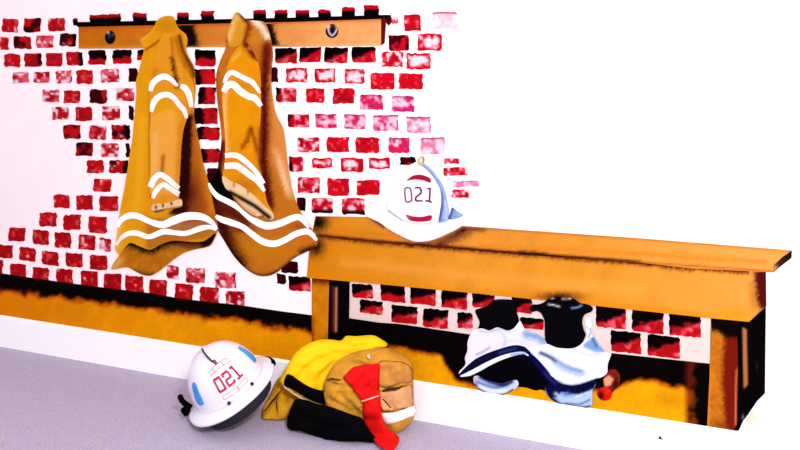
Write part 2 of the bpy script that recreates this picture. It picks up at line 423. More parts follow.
for kx, ky, rx, ry, kind in ((110.7, 37.3, 5.2, 6.8, 0), (332.4, 31, 6.4, 7, 1)):
    el = [(kx + rx * math.cos(t * math.tau / 14), ky + ry * math.sin(t * math.tau / 14)) for t in range(14)]
    ops = [('b', kx - 2, ky - 5, 1.6, 2, (240, 210, 215), 1), ('b', kx - 1, ky - 1, 1.3, 2.5, (60, 80, 130), .8), ('b', kx + 2.6, ky - 2.5, 1.2, 2, (170, 110, 100), .7)]
    if kind: ops = [('l', [(kx - 4, ky - 5), (kx - 3, ky + 1), (kx, ky + 4.5), (kx + 3, ky + 2), (kx + 5, ky - 2)], 1.1, (225, 215, 235), .95), ('b', kx - 4, ky - 5, 3, 2.6, (250, 205, 190), 1), ('b', kx + 5, ky - 5, 2.4, 2.4, (246, 176, 120), 1)]
    paint('knob', el, (8, 4, 10), ops, 4.5, rk, 0.8)

# ================================================================== THE MURAL : the two coats
DK = (70, 18, 4); MID = (176, 88, 14)
c1 = painted_root('painted_coat', 165, 272, 'mustard firefighter coat painted on the wall, left one, hanging straight', 'painted coat', 'painted coats on the rack')
o1 = [(155,26),(158,20),(166,16),(174,17),(177,24),(180,29),(187,35),(188,43),(186.5,48),(189,56),(195,68),(196,80),(196,90),(195,104),(194.5,114),(197,128),(201,148),(204,164),(207,174),(211,190),(214,204),(217,218),(218.5,229),(215,239),(210,246),(196,249),(186,252),(176,258),(166,266),(154,274.4),(145,275),(136,271),(128,267),(120,268),(112,269),(116,262),(120,256),(115.5,249),(117,238),(119,222),(121,208),(125,188),(128,170),(131,150),(133,138),(135,116),(137,92),(136.5,82),(139,72),(143,56),(144.5,49),(141,40),(150,33)]
lining_edge = [(120,255),(130,243),(140,246),(151,249.5),(162,244),(174,240.5),(190,241.5),(204,241),(216,233)]
paint('body', o1, (238, 158, 14), [('n', 12, .05),
      ('g', (118, 200), (150, 200), (250, 178, 30), .5, 0), ('b', 168, 26, 12, 9, (205, 130, 8), .7), ('b', 183, 40, 4, 9, (232, 150, 30), .8),
      ('p', [(186,118),(196,112),(203,160),(212,200),(217,226),(185,226),(183,200)], 3, (178, 90, 20), .9),
      ('l', [(202,140),(207,175),(213,210)], 5, (222, 128, 20), .9),
      ('b', 191, 196, 9, 20, (96, 26, 8), .95), ('p', [(186,114),(191,118),(190,150),(189,180),(188,200),(187,213),(172,213),(176,207),(181,190),(182,150)], 2.2, (40, 6, 4), 1), ('l', [(186,60),(192,76),(194,92)], 2, (150, 80, 8), .6),
      ('b', 197, 206, 9, 10, (150, 66, 20), .7),
      ('l', [(146,50),(158,42),(168,34)], 1.2, (140, 70, 5), .8), ('l', [(180,36),(184,52),(192,66),(195,76)], 1.8, DK, .85), ('l', [(176,38),(181,54),(186,66)], 2.2, (170, 90, 8), .7),
      ('l', [(152,90),(151,140),(152,196)], 2.0, (176, 96, 6), .8), ('l', [(143,120),(141,170),(136,210)], 5, (255, 190, 40), .5),
      ('p', [(186,219),(215,222),(217,232),(180,240),(150,246),(150,222)], 4, (176, 98, 40), .7), ('l', [(122,215),(119,240),(116,250)], 3, (252, 200, 110), .7), ('l', [(160,222),(190,226),(210,224)], 3, (178, 116, 90), .7),
      ('l', [(158,17),(150,33),(142,40)], 1.3, (250, 190, 60), .6)], 5, c1)
paint('lining', lining_edge + [(214,240),(209,246),(196,249),(186,252),(176,258),(166,266),(154,274.4),(145,275),(136,271),(128,267),(120,268),(112,269),(115,262)], (200, 120, 18),
      [('n', 5, .14), ('l', lining_edge[1:], 4.6, (6, 1, 2), 1), ('b', 160, 262, 12, 5, (170, 92, 10), .6), ('b', 195, 246, 14, 3, (120, 56, 12), .8), ('l', [(132,252),(130,262)], 6, (196, 112, 12), .5), ('l', [(205,245),(214,239)], 4, (20, 5, 3), .9), ('l', [(114,267),(121,260)], 4, (250, 200, 120), .6), ('l', [(136,271),(146,274),(154,274)], 2, (80, 40, 20), .7)], 6, c1)
for pts, w in (([(118.5,227),(122,220),(130,215.5),(139,216),(150,221),(163,224.5),(174,220.5),(188,216),(202,216.5),(212,221.5),(218,229)], [3,5,6.5,6,5.5,7,8,8,7,5,2]),
               ([(117,245),(122,238),(129,233.5),(138,233),(150,236.5),(164,231.5),(176,232.5),(187,233),(202,228),(211,227),(217,230)], [2,4,5,5.5,5,6,5,5,5.5,4,1.5])):
    paint('hem_stripe', ribbon(pts, w), (280, 276, 272), [('n', 6, .02), ('l', [(118, 232), (120, 240)], 4, (252, 226, 190), .7)], 7, c1, 1.4, sm=False)
s1 = paint('sleeve', [(164,34),(169,33),(173,36),(176,50),(179,58),(185,68),(193,80),(195.4,90),(194,104),(191,112),(187,121),(184,132),(182,150),(181,170),(180,187),(180.5,199),(183,202),(182,206.5),(175,208),(166,209),(158,212),(153.5,210),(153,199),(150.5,190),(151,170),(151,150),(150.5,132),(151.5,116),(150.5,100),(151,86),(153.5,72),(157,54),(160,42)], (240, 156, 34),
      [('n', 11, .05), ('b', 167, 110, 11, 18, (238, 165, 8), .9), ('p', [(153,118),(172,112),(178,150),(178,190),(153,190)], 4, (252, 178, 74), .75), ('l', [(156,135),(155,190)], 3, (255, 196, 110), .6),
       ('l', [(164,156),(163,172)], 2, (160, 80, 12), .75), ('l', [(183,125),(180,150),(179,195)], 3, (216, 120, 20), .7),
       ('l', [(173,58),(176,74),(178,86)], 2.2, DK, .8), ('l', [(184,62),(186,74),(192,84)], 2.4, (222, 150, 20), .8), ('l', [(172,38),(174,55)], 1.4, (170, 90, 8), .7), ('b', 186, 112, 4, 10, (226, 110, 40), .6), ('l', [(156,70),(153,86)], 3, (196, 120, 20), .6)], 7, c1)
for pts, w in (([(151.5,91),(154,83),(160,78),(166,76.5),(172,79.5),(178.5,86)], [4,6,6,6,5,3]), ([(181.5,86),(186,88),(190,95),(192.5,107)], [4,6,6,3.5]),
               ([(152.5,112),(154.5,103),(160,96.5),(168,94.5),(175,98),(180,104.5),(185,110),(187.5,118)], [3,6,6,5.5,5,5,5,3]),
               ([(151.5,187),(155,179),(161,174.5),(168,178),(175,184),(180,188)], [6,6,5.5,5.5,5,4]), ([(154,198),(157,191),(164,184.5),(172,189),(180,194)], [3.5,5,5,5,5])):
    paint('stripe', ribbon(pts, w), (280, 276, 270), [('n', 5, .02), ('l', [pts[-1], pts[-2]], 2.5, (250, 232, 214), .5)], 8, s1, 1.2, sm=False)
paint('cuff', [(152.5,209),(153.5,205),(158,203.5),(166,203),(175,200.5),(182,199),(183.5,203),(181.5,206.5),(170,208),(158,212.5)], (252, 206, 150), [('b', 157, 207, 1, 1.8, BLACK, .9), ('b', 164, 205, 1, 1.8, BLACK, .9), ('b', 172.5, 203, 1, 1.8, BLACK, .9), ('l', [(154,212),(170,209),(182,207)], 1.1, (60, 20, 5), .9)], 9, s1, 1.0)

c2 = painted_root('painted_coat', 265, 274, 'orange-brown firefighter coat painted on the wall, right one, hem swung toward the bench', 'painted coat', 'painted coats on the rack')
o2 = [(230,28),(232.5,20),(235,14),(238,12.5),(241,15),(246,19),(254,20.5),(260,21),(265,22.5),(268.5,29),(271,37),(273,48),(273.5,58),(272,70),(272,86),(273.5,98),(276,112),(280,121),(283.5,128),(286,142),(288,160),(290,175),(293,190),(297.5,204),(303,215),(310,225),(316,235),(318,240),(316,247),(305,252.5),(293,259),(284,267),(275,273.5),(265,276),(255,274),(243,265.5),(233,254),(225,241),(218,229),(215,217),(211.5,206),(209,192),(208,184),(214,178),(218,170),(219.5,158),(222,142),(221,124),(218.5,106),(217,90),(217,74),(221,60),(226,48),(226,40)]
paint('body', o2, (198, 112, 28), [('n', 9, .07),
      ('l', [(272,66),(276,112),(281,130),(286,160),(292,195)], 7, (232, 146, 66), .85), ('l', [(276,150),(284,176),(290,196)], 3.5, (250, 206, 160), .9), ('b', 275, 140, 7, 25, (222, 138, 60), .7),
      ('l', [(255,21),(262,27),(268,37)], 3.6, (255, 238, 226), 1), ('l', [(247,20),(248,30),(245,40)], 3.2, (120, 30, 6), .95), ('b', 256, 38, 7, 9, (214, 136, 24), .8),
      ('l', [(267,50),(264.5,90),(265,130),(264,160),(268,190),(271,206)], 4.6, (80, 10, 5), 1), ('l', [(268,44),(268,70)], 3.5, (110, 26, 8), .8),
      ('l', [(222,144),(219,165),(212,182)], 4.2, (74, 6, 10), 1), ('l', [(209,182),(214,196),(224,196),(237,202)], 7, (14, 2, 3), 1), ('l', [(213,205),(222,224),(231,244),(240,260)], 8, (50, 6, 4), 1), ('l', [(215,206),(232,212),(246,222)], 7, (80, 14, 8), .9),
      ('b', 266, 248, 30, 14, (206, 126, 14), .9), ('b', 268, 230, 24, 7, (196, 110, 30), .7), ('l', [(230,252),(245,268),(262,276),(280,270),(296,257)], 2.0, (70, 26, 10), .8), ('l', [(303,252),(315,248)], 3.5, (40, 8, 5), .9), ('b', 288, 205, 12, 12, (196, 116, 22), .8),
      ('b', 262, 196, 6, 12, (70, 14, 5), .8), ('l', [(217,72),(218,95),(221,125)], 2.4, (150, 80, 10), .7), ('l', [(222,236),(233,254),(244,266)], 2.4, (30, 6, 4), .9), ('p', [(207,183),(214,177),(219,168),(222,176),(230,184),(238,194),(226,198),(214,192)], 1.8, (6, 1, 2), 1), ('b', 243, 229, 12, 3.5, (96, 34, 14), .7), ('b', 300, 226, 8, 4, (150, 70, 30), .7)], 5, c2)
paint('collar_flap', [(229,40),(228,32),(232,22),(235,14),(238.5,12.5),(243,16),(247.5,22),(248,30),(244,41),(236,47),(230,46)], (224, 150, 36), [('l', [(230,40),(233,28),(238,16)], 2.6, (250, 196, 120), .8), ('l', [(240,12),(247,21)], 2, (50, 10, 4), .85), ('l', [(248,26),(245,41)], 2, (150, 60, 6), .8)], 7, c2)
for pts, w in (([(209.5,183),(213,190),(219,196.5),(230,202),(241,208.5),(253,219),(267,225.5),(281,223),(293,218),(301,217.5),(309.5,227.5)], [2,4,5.5,5.5,6,6.5,7.5,7,6.5,6,2.5]),
               ([(216.5,215.5),(222,219),(231,222),(243,226.5),(253,234),(263,241),(275,243.5),(287,239),(297,233.5),(309,231.5),(317.5,240)], [3,6,6.5,5.5,6,6.5,6.5,6,6,6,2.5])):
    paint('hem_stripe', ribbon(pts, w), (280, 272, 270), [('n', 6, .03), ('b', 265, 224, 14, 3, (255, 255, 255), .6)], 7, c2, 1.4, sm=False)
s2 = paint('sleeve', [(245,42),(250,45),(255,54),(260,66),(261.5,80),(261.5,92),(262,106),(260.5,130),(259.5,146),(259,160),(263,176),(265.5,190),(268,202),(273,211),(274.5,217),(270,219),(262,213),(250,203),(236,193),(224.5,184),(223,177),(225,165),(226,154),(226,140),(224.5,120),(223,100),(223.5,86),(226,74),(231,58),(238,48)], (240, 150, 12),
      [('n', 10, .05), ('b', 240, 125, 12, 22, (244, 160, 4), .8), ('l', [(227,90),(225,110),(227,150)], 2.6, (255, 206, 130), .8), ('l', [(246,44),(252,52),(258,57)], 3.2, (90, 14, 6), .95), ('b', 250, 48.5, 2.6, 1.6, (235, 130, 90), .9),
       ('l', [(240,53),(234,60)], 2, (250, 206, 120), .5), ('l', [(251,128),(248,140),(243,147)], 2.2, (130, 54, 6), .8), ('l', [(252,128),(256,144),(258,152)], 1.8, (140, 60, 6), .8), ('l', [(261,130),(259,150),(264,178)], 2.5, (170, 80, 10), .7),
       ('b', 246, 186, 16, 7, (196, 110, 30), .7), ('b', 245, 86, 14, 4, (214, 130, 40), .6)], 7, c2)
for pts, w in (([(225.5,83),(228,76),(233,72.5),(240,75.5),(247,79),(254,83),(261,93)], [4,4.5,5,5,5,5,2.5]), ([(224.5,92),(228,86),(234,84.5),(241,91),(249,96),(256,98.5),(262,106)], [5,7,7,7,6.5,6.5,4]),
               ([(226,155.5),(236,155),(243,158.5),(250,164.5),(258,173),(265,183)], [5,5.5,5.5,5,4.5,3]), ([(225.5,166),(236,165.5),(243,169),(250,174.5),(258,180.5),(265.5,191)], [6,6.5,6.5,6,5.5,3])):
    paint('stripe', ribbon(pts, w), (280, 276, 272), [('n', 5, .02), ('l', [pts[0], pts[1]], 2.5, (250, 226, 206), .5)], 8, s2, 1.2, sm=False)
paint('cuff', [(223,177),(226,176.5),(232,181),(240,184),(249,190.5),(257,197),(266,206),(274,213),(274.5,218),(270.5,219.5),(262,215.5),(256,217.5),(246,211),(236,201),(232,193),(226,187)], (250, 212, 158),
      [('n', 5, .06), ('l', [(231,192),(242,198),(256,206),(270,217)], 2.0, (14, 3, 3), 1), ('l', [(236,198),(246,208),(256,214)], 2.0, (236, 160, 96), .8), ('b', 235, 184, 1, 3, (120, 60, 20), .7), ('b', 249, 191, 1, 3, (120, 60, 20), .7), ('l', [(233,196),(244,209),(256,217),(264,216)], 1.1, (90, 30, 10), .8)], 9, s2, 1.0)

# ================================================================== THE MURAL : bench
bn = painted_root('painted_bench', 530, 400, 'long orange wooden bench painted on the wall', 'painted bench')
seat = [(313,231),(316,216),(345,216.4),(370,217),(420,222),(466,226),(640,238),(690,242),(792,250),(791,257.5),(773,272),(690,268),(640,262.5),(527,254.5),(440,247),(370,241.5),(320,236)]
ap = [(310,246),(313,234),(370,239),(440,245),(527,252),(640,260.5),(690,266),(766,271),(766.5,306),(749,321.5),(711,318),(600,306),(480,293.5),(380,284),(307,277.5)]
paint('leg', [(312,276),(330,277),(330,330),(329,345),(312,345)], (214, 128, 8), [('n', 5, .1), ('l', [(312,279),(330,281)], 4, (90, 24, 4), .9), ('l', [(312,318),(312,345)], 3, (130, 50, 6), .8), ('l', [(329,335),(323,345)], 3, (180, 90, 8), .6)], 3, bn, 1.5, sm=False)
paint('leg', [(329.5,277),(350,281),(349.5,318),(352,342),(328,345)], BLACK, [('l', [(333.5,287),(333.5,330)], 1.4, (120, 24, 8), .9), ('l', [(336.6,288),(336.2,331)], 1.3, (230, 150, 110), .9)], 3, bn, 1.2, sm=False)
paint('leg', [(711,316),(738,319),(739,360),(738,423),(733,431.5),(707,428),(709.5,380)], (196, 112, 22), [('n', 3.5, .2), ('p', [(728,330),(740,326),(740,432),(729,428),(725,380)], 3.5, (110, 12, 6), .9), ('p', [(710,315),(741,317),(741,335),(726,334),(722,330),(711,327)], 3, (10, 2, 3), 1), ('l', [(709,350),(708,426)], 1.6, (236, 150, 40), .7), ('l', [(736.5,370),(735.5,424)], 1.0, (226, 130, 60), .9), ('b', 722, 425, 9, 4, (120, 50, 10), .6)], 3, bn, 1.4, sm=False)
paint('leg', [(737,320),(752,318),(766,304),(765,393),(757,401),(749,413),(743,421),(739,430),(733.5,431),(737,424),(738,370)], BLACK, [('p', [(743.2,328),(746,330),(747,384),(744.5,387)], 1.0, (190, 116, 60), .95), ('b', 743, 417, 1.2, 3, (200, 190, 200), .6), ('b', 757, 366, 1, 4, (60, 40, 60), .6)], 3, bn, 1.2, sm=False)
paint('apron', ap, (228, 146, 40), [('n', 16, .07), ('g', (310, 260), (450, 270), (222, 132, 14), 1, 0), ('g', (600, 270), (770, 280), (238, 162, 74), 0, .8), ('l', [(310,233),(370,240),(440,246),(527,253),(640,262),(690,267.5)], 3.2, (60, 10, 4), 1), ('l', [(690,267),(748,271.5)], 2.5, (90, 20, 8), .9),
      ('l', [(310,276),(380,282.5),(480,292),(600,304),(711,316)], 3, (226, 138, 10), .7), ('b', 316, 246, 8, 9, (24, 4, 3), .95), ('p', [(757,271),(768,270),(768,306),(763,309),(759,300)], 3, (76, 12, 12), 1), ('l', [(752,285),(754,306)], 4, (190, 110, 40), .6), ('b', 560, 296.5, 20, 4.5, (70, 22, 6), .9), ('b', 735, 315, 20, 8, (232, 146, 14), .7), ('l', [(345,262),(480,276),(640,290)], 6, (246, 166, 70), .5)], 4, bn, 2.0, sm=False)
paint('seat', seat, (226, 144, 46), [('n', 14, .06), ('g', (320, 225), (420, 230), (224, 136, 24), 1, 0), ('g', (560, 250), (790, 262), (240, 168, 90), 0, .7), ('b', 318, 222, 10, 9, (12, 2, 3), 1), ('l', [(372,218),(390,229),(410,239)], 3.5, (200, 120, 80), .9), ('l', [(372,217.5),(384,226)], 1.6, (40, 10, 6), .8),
      ('l', [(440,243),(455,236),(468,228),(484,227)], 3.6, (30, 6, 5), 1), ('l', [(420,243),(448,240),(470,232)], 4, (150, 80, 40), .8), ('l', [(318,235),(370,240.5),(440,246.2),(527,253.5),(640,262)], 1.8, (60, 10, 4), .95), ('l', [(520,253),(545,255)], 3, (30, 5, 3), .8), ('l', [(640,262),(772,271)], 1.2, (190, 90, 20), .8),
      ('l', [(480,245),(600,251),(690,257),(765,262)], 2.6, (226, 132, 30), .75), ('l', [(466,227),(640,239),(790,250.6)], 1.2, (190, 110, 40), .7), ('l', [(335,231),(400,236)], 3, (214, 120, 14), .6)], 5, bn, 1.8, sm=False)
paint('seat_end', [(774,264.5),(782,257),(792,250),(791.6,257.5),(782,265),(773.4,272)], (120, 60, 24), [('g', (774, 268), (792, 252), (14, 6, 6), .35, 1), ('b', 775, 268, 3, 4, (226, 140, 90), .9)], 6, bn, 1.2, sm=False)

# ================================================================== THE MURAL : helmet on the bench
hp = painted_root('painted_helmet', 418, 241, 'white firefighter helmet painted on the bench seat', 'painted helmet')
WH = (254, 252, 254)
paint('crown', [(387,206),(391,192),(397,178),(404,169),(412,164),(421,161),(430,166),(439,175),(445,186),(448.5,200),(449,218),(440,225),(418,227),(400,224)], WH, [('l', [(388,205),(394,185),(406,168)], 2.2, (246, 232, 238), .6)], 8, hp)
paint('side_stripe', [(419,163),(424,162.5),(431,168),(437,175),(443,184),(447,196),(449.5,208),(449.5,219),(445,221.5),(439.5,222),(440.5,212),(442,202),(441,190),(436,180),(428,170)], (150, 178, 226), [('n', 3, .1), ('l', [(441,192),(442.5,204),(440,220)], 1.8, (60, 84, 140), .9), ('l', [(447,202),(447,218)], 2.0, (196, 214, 246), .8), ('l', [(421,165),(432,175),(439,186)], 1.4, (90, 110, 160), .6)], 9, hp, 1.0)
paint('brim', [(366,214),(372,213),(381,212),(389,209),(397,215),(404,219.5),(414,222.5),(424,223),(434,222),(442,220.5),(450,218),(458,213.5),(463.5,213),(466,217),(465,222),(460,227.5),(448,233.5),(434,239.5),(420,241.5),(410,239.5),(392,230.5),(380,222),(371,218)], WH, [('l', [(371,218),(392,231),(410,240),(420,242),(434,240),(460,228)], 1.2, (205, 200, 216), .8), ('l', [(403,219.5),(414,222.6),(430,223),(440,221.5)], 0.9, (205, 196, 222), .9), ('l', [(389,210),(396,215),(403,219.5)], 0.9, (150, 150, 170), .9), ('l', [(400,212),(403,219)], 0.7, (190, 185, 200), .8), ('b', 440, 230, 18, 5, (244, 238, 248), .6)], 9, hp, 1.4)
paint('brim_shade', [(449,219),(451.5,212),(453,207),(458,211),(464,214.5),(459,217.5)], (130, 158, 208), [('l', [(450,218),(453,208)], 1.4, (40, 62, 120), .9), ('b', 460, 214, 3, 2, (180, 200, 236), .7)], 10, hp, 0.9)
paint('finial', [(418.6,160),(420.5,156),(424,156),(425.6,159),(424.4,163),(421,165.5),(418.8,163.6)], (214, 190, 150), [('b', 422, 160, 1.4, 2.4, (250, 240, 220), .9), ('l', [(424.5,157),(424.8,162)], .8, (120, 100, 80), .8)], 11, hp, .8)
sh = paint('shield', [(402,181),(408,177),(418,173.5),(428,175.5),(434,180),(436.5,190),(437,205),(435,218),(420,222),(406,220),(402,210),(400.5,195)], (255, 252, 254), [('b', 419, 196, 16, 12, (254, 238, 246), .8)], 10, hp, 1.2)
paint('red_bar', [(407.5,180.5),(411,177),(416,174.8),(423,174.6),(431,178),(431,182.4),(424,180),(416,179.2),(411,180)], (176, 20, 52), [('b', 409, 179.5, 3, 3, (190, 100, 110), .6)], 11, sh, .9)
paint('red_bar', [(407,214.4),(414,216),(423,216.4),(432,214.8),(431.8,219.6),(424,221.2),(415,221),(409.5,219)], (180, 24, 60), [('b', 408.5, 216, 3, 3, (200, 120, 140), .6)], 11, sh, .9)
INK = (104, 22, 62)
def stroke_mesh(name, polys, col, layer, parent):
    V, Fc, n = [], [], 0; org = parent_origin(parent)
    for pl in polys:
        v, f = mesh2d(pl, 0.8); W = wall_np(v)
        V.append(np.stack([W[:, 0], np.full(len(W), -0.0006 * layer), W[:, 1]], 1) - org); Fc += [[i + n for i in q] for q in f]; n += len(v)
    o = link_mesh(name, np.concatenate(V), Fc, PAINT, parent)
    if o.data.polygons[0].normal.y > 0: o.data.flip_normals()
    set_pigment(o.data, np.tile(np.array(col, float), (n, 1)))
    return o
stroke_mesh('numeral', [ribbon([(409,187.1),(406.6,187.8),(405.8,190),(406.4,199.5),(407.5,201.4),(409.6,201.8)], 1.4, 3), ribbon([(408.9,187.1),(411,188),(411.8,190),(412.7,198),(412.4,200.2),(409.4,201.8)], 1.4, 3)], (120, 70, 104), 11.5, sh)
stroke_mesh('numeral', [ribbon([(415.6,187.8),(419.5,187.2),(421.6,188.8),(422,192),(419.8,194.6),(417.2,196.6),(416.6,199),(417.8,200.5),(423.6,200.4)], [1.3,1.6,1.8,1.8,1.6,1.6,1.8,1.7,1.3], 3)], INK, 11.5, sh)
stroke_mesh('numeral', [ribbon([(428,188.6),(431.2,187.9)], 1.4, 3), ribbon([(431,187.6),(430.8,194),(430.2,200.6)], 1.6, 3), ribbon([(426.4,200.3),(429.6,200.8),(432.6,202)], 1.6, 3)], INK, 11.5, sh)

# ================================================================== THE MURAL : boots and trousers
def navy(*ops): return list(ops)
bl = painted_root('painted_boot', 496, 390, 'black boot painted under the bench, left of the pair, mostly covered by white trousers', 'painted boot', 'painted boots')
paint('shaft', [(475.5,311),(480,308),(486,306.5),(491,302),(496,299.3),(506,299),(514.5,300),(517.5,304),(517,311),(519,318),(519,324),(516,328),(514,333),(480,333),(480,322)], (5, 4, 8), [('l', [(496,301),(510,300.5)], 1, (40, 40, 50), .4)], 5, bl, 1.6)
paint('opening', [(478,374),(484,368),(492,363),(504,357),(516,353),(528,351),(540,360),(550,374),(552,389),(546,390.5),(541,389),(536,390),(528,387.5),(520,386.5),(508,387),(494,386),(484,382)], (3, 2, 6), [('l', [(528,353),(540,362),(550,376)], 3, (18, 12, 80), .8)], 6, bl, 1.8)
paint('toe_cap', [(474,377),(477.5,375),(482,376.5),(486,379),(492,380.5),(497,382),(503,383),(509,381),(515,379.5),(518,380),(519,384.5),(513.5,389.5),(505,394),(493,394.5),(482,390.5),(475.5,384)], (206, 222, 246),
      [('l', [(477,381),(486,384.5),(497,387),(508,384)], 1.6, (80, 116, 190), .9), ('l', [(481,376.5),(492,381.5),(503,384),(512,381)], 2.0, (12, 24, 84), .95), ('l', [(476,384),(483,390.5),(493,394.3),(505,393.6),(513.5,389.4)], 1.0, (10, 12, 40), .95), ('l', [(480,386),(493,390.5),(506,390)], 2, (240, 246, 255), .9), ('b', 475, 378, 2.2, 3, (250, 150, 140), .7)], 8, bl, 1.2)
br = painted_root('painted_boot', 574, 404, 'black boot painted under the bench, right of the pair, with its flared top showing', 'painted boot', 'painted boots')
paint('shaft', [(530,308.5),(533,304.2),(538,304),(544,302),(550,297.8),(558,296),(565,297.6),(572,297.4),(577,300),(581,302.6),(588,304),(593,307),(592,311),(586,313.5),(583.5,317),(582.8,323),(584.5,330),(586,334),(584,340),(580,347),(570,350),(557,349),(548,346),(545.5,338),(545,326),(544.6,319),(541,312.5),(537,310.5),(532.5,311.5)], (5, 4, 8),
      [('l', [(548.5,303.8),(554,304.6),(560,306.4)], .9, (214, 226, 240), .9), ('l', [(572,307.6),(577,307.2),(582,305)], 1.1, (120, 160, 214), .9), ('l', [(563,298.4),(571,298.2)], 1.0, (240, 232, 232), .9), ('b', 553, 298, 2, .9, (230, 210, 210), .8)], 7, br, 1.3)
paint('toe_cap', [(545,388),(547.5,384),(553,384.5),(560,382),(575,382),(588,380),(595.5,380.5),(596,385),(592.5,391),(592.6,402),(590,406.3),(583,407.3),(568,405.3),(558,402.5),(550,397)], (176, 206, 248),
      [('p', [(545,384),(558,381),(572,384.5),(590,379.5),(596,381),(594,386),(584,392),(572,392),(562,389),(556,395),(551,396)], 2, (8, 10, 50), 1), ('l', [(556,393),(566,399),(580,400),(588,396),(592,391)], 2.0, (190, 214, 250), .9), ('l', [(549,396),(558,402.4),(568,405),(583,407),(590,406)], 1.2, (6, 8, 30), .95), ('l', [(566,402.5),(580,403.5),(590,399)], .9, (60, 80, 140), .7), ('b', 566, 393, 4, 3, (70, 120, 200), .8), ('l', [(577,396),(588,392)], 1.4, (226, 238, 255), .9), ('l', [(547,386),(550,396),(556,401)], 2.0, (8, 8, 60), .9)], 7, br, 1.1)
tr = painted_root('painted_trousers', 540, 386, 'crumpled white trousers painted draped over the pair of black boots under the bench', 'painted trousers')
paint('left_leg', [(473,330),(478,328.5),(483,328),(490,330),(497,327),(502,328),(508,330),(514,328),(519,322),(521,320.5),(525,328),(530,331.5),(538,334),(545,339),(549,345),(560,352),(562,370),(556,377),(549,373),(540,362.5),(530,352.5),(522,347.5),(517,346),(508,349),(497,352.5),(486,357),(476,362),(468,369),(461,374),(460,371),(466,364),(465.5,357),(468,350),(468,343),(470,336)], (244, 240, 252),
      [('n', 9, .03), ('l', [(527,334),(538,336),(545,341)], 4.5, (110, 156, 214), .85), ('l', [(480,330.5),(492,331),(500,328.5),(510,331)], 1.1, (160, 176, 206), .7), ('l', [(477,354),(484,351),(490,347)], 1.2, (150, 160, 190), .8), ('l', [(500,344),(515,340),(530,345)], 2, (220, 226, 246), .8), ('l', [(468,345),(466,357)], 1.6, (214, 208, 226), .7), ('l', [(530,352),(540,362),(549,372)], 1.6, (40, 50, 140), .6), ('l', [(500,331),(506,338),(504,346)], 1.6, (206, 210, 236), .8), ('b', 485, 338, 10, 6, (250, 240, 250), .6)], 8, tr, 1.5)
paint('right_leg', [(540,345),(548,343.5),(557,347),(570,348),(578,346),(584,341),(587,335),(586,327),(586,320),(590,317),(592,324),(591,331),(595,337),(601,346),(606,351),(611.5,353),(610,358),(608,364),(607.5,372),(603,376),(597.5,378),(588,381.5),(580,384),(572,385),(563,383.5),(557,380),(551,372.5),(543,363),(533,353),(530,347)], (250, 249, 254),
      [('l', [(541,352.5),(552,357),(566,366),(582,371)], 2.0, (70, 100, 160), .8), ('l', [(556,362),(570,370),(582,373)], 3.6, (160, 196, 238), .8), ('p', [(585,345),(590,341),(594.5,337),(598,344),(604,350),(596,350),(589,347)], 1.8, (110, 158, 212), .9), ('l', [(593,338),(597,346)], 1.2, (50, 84, 150), .8), ('l', [(586.5,326),(591.5,330),(588.5,337)], 1.0, (150, 160, 186), .9), ('b', 588, 322, 3, 6, (253, 236, 236), .8), ('l', [(557,380),(566,384.3),(578,384.3),(598,378)], 1.0, (30, 40, 90), .8), ('l', [(541,352),(549,356),(556,361)], 1.1, (40, 50, 90), .8), ('l', [(574,349),(588,354),(600,354)], 1.6, (214, 218, 240), .8), ('l', [(592,371),(603,364)], 1.6, (230, 228, 244), .8)], 8, tr, 1.5)
paint('hem_stripe', ribbon([(459.5,374.5),(468,368),(478,361),(490,355.5),(503,351),(515,347.6),(524,349),(530,354)], [1,4.5,6.5,7,7,6,6,4]), (10, 12, 52), [('l', [(500,352),(516,348)], 1.5, (60, 80, 170), .5)], 8.6, tr, 1.2, sm=False)
paint('hem_edge', ribbon([(461,375.6),(470,373),(480,368),(490,362.6),(502,357.2),(514,353.6),(524,352.4),(529,355)], [1,4.5,5,4.5,4.2,3.4,2.4,1]), (246, 248, 255), [('l', [(512,354),(526,352.6)], 1.4, (120, 150, 220), .8)], 9, tr, 1.2, sm=False)
paint('hem_shade', ribbon([(527,352),(534,358.5),(541,366.5),(547,374),(553,381),(560,387.5),(568,389)], [3,5.5,6,6,6,6,4]), (10, 8, 66), [('l', [(545,372),(556,383)], 1.2, (50, 50, 140), .7)], 8.4, tr, 1.2, sm=False)
rd = painted_root('painted_strap', 608, 398, 'red ball on a brown strap painted beside the right boot under the bench', 'painted strap')
paint('strap', [(604,376),(608,371),(613,368.5),(618,371),(620.5,377),(619,385),(614.5,390),(611,394),(607,390),(604,384)], (120, 28, 20), [('n', 3, .25), ('p', [(605,379),(609,376),(613,379),(610,384),(606,385)], 1.4, (240, 180, 130), .9), ('b', 616, 384, 3, 5, (40, 6, 6), .8)], 6, rd, 1.0)
paint('ball', [(598,390),(602,387),(607,386.5),(611,389),(612.5,394),(610,398.5),(605,400),(600,398),(597.4,394)], (222, 22, 14), [('b', 601, 395, 3, 4, (20, 2, 2), .95), ('b', 608, 391, 3, 2.5, (240, 50, 30), .6)], 7, rd, 1.0)

# ================================================================== black chip on the baseboard
chip_m = simple('black_rubber', (10, 10, 12), 0.6)
cx_, cz_ = on_wall(660.5, 436.5)
pts = [(-.0045, -.003), (-.0015, .0045), (.001, .005), (.002, .001), (.008, -.004), (.003, -.0035), (.001, -.0045)]
n = len(pts)
V = [(cx_ + x, -0.0069, cz_ + z) for x, z in pts] + [(cx_ + x * .7, -0.0095, cz_ + z * .7) for x, z in pts]
tag(link_mesh('scuff_mark', V, [tuple(range(n, 2 * n))] + [(i, (i + 1) % n, n + (i + 1) % n, n + i) for i in range(n)], chip_m, None, False), 'small black mark on the white baseboard below the bench', 'mark')

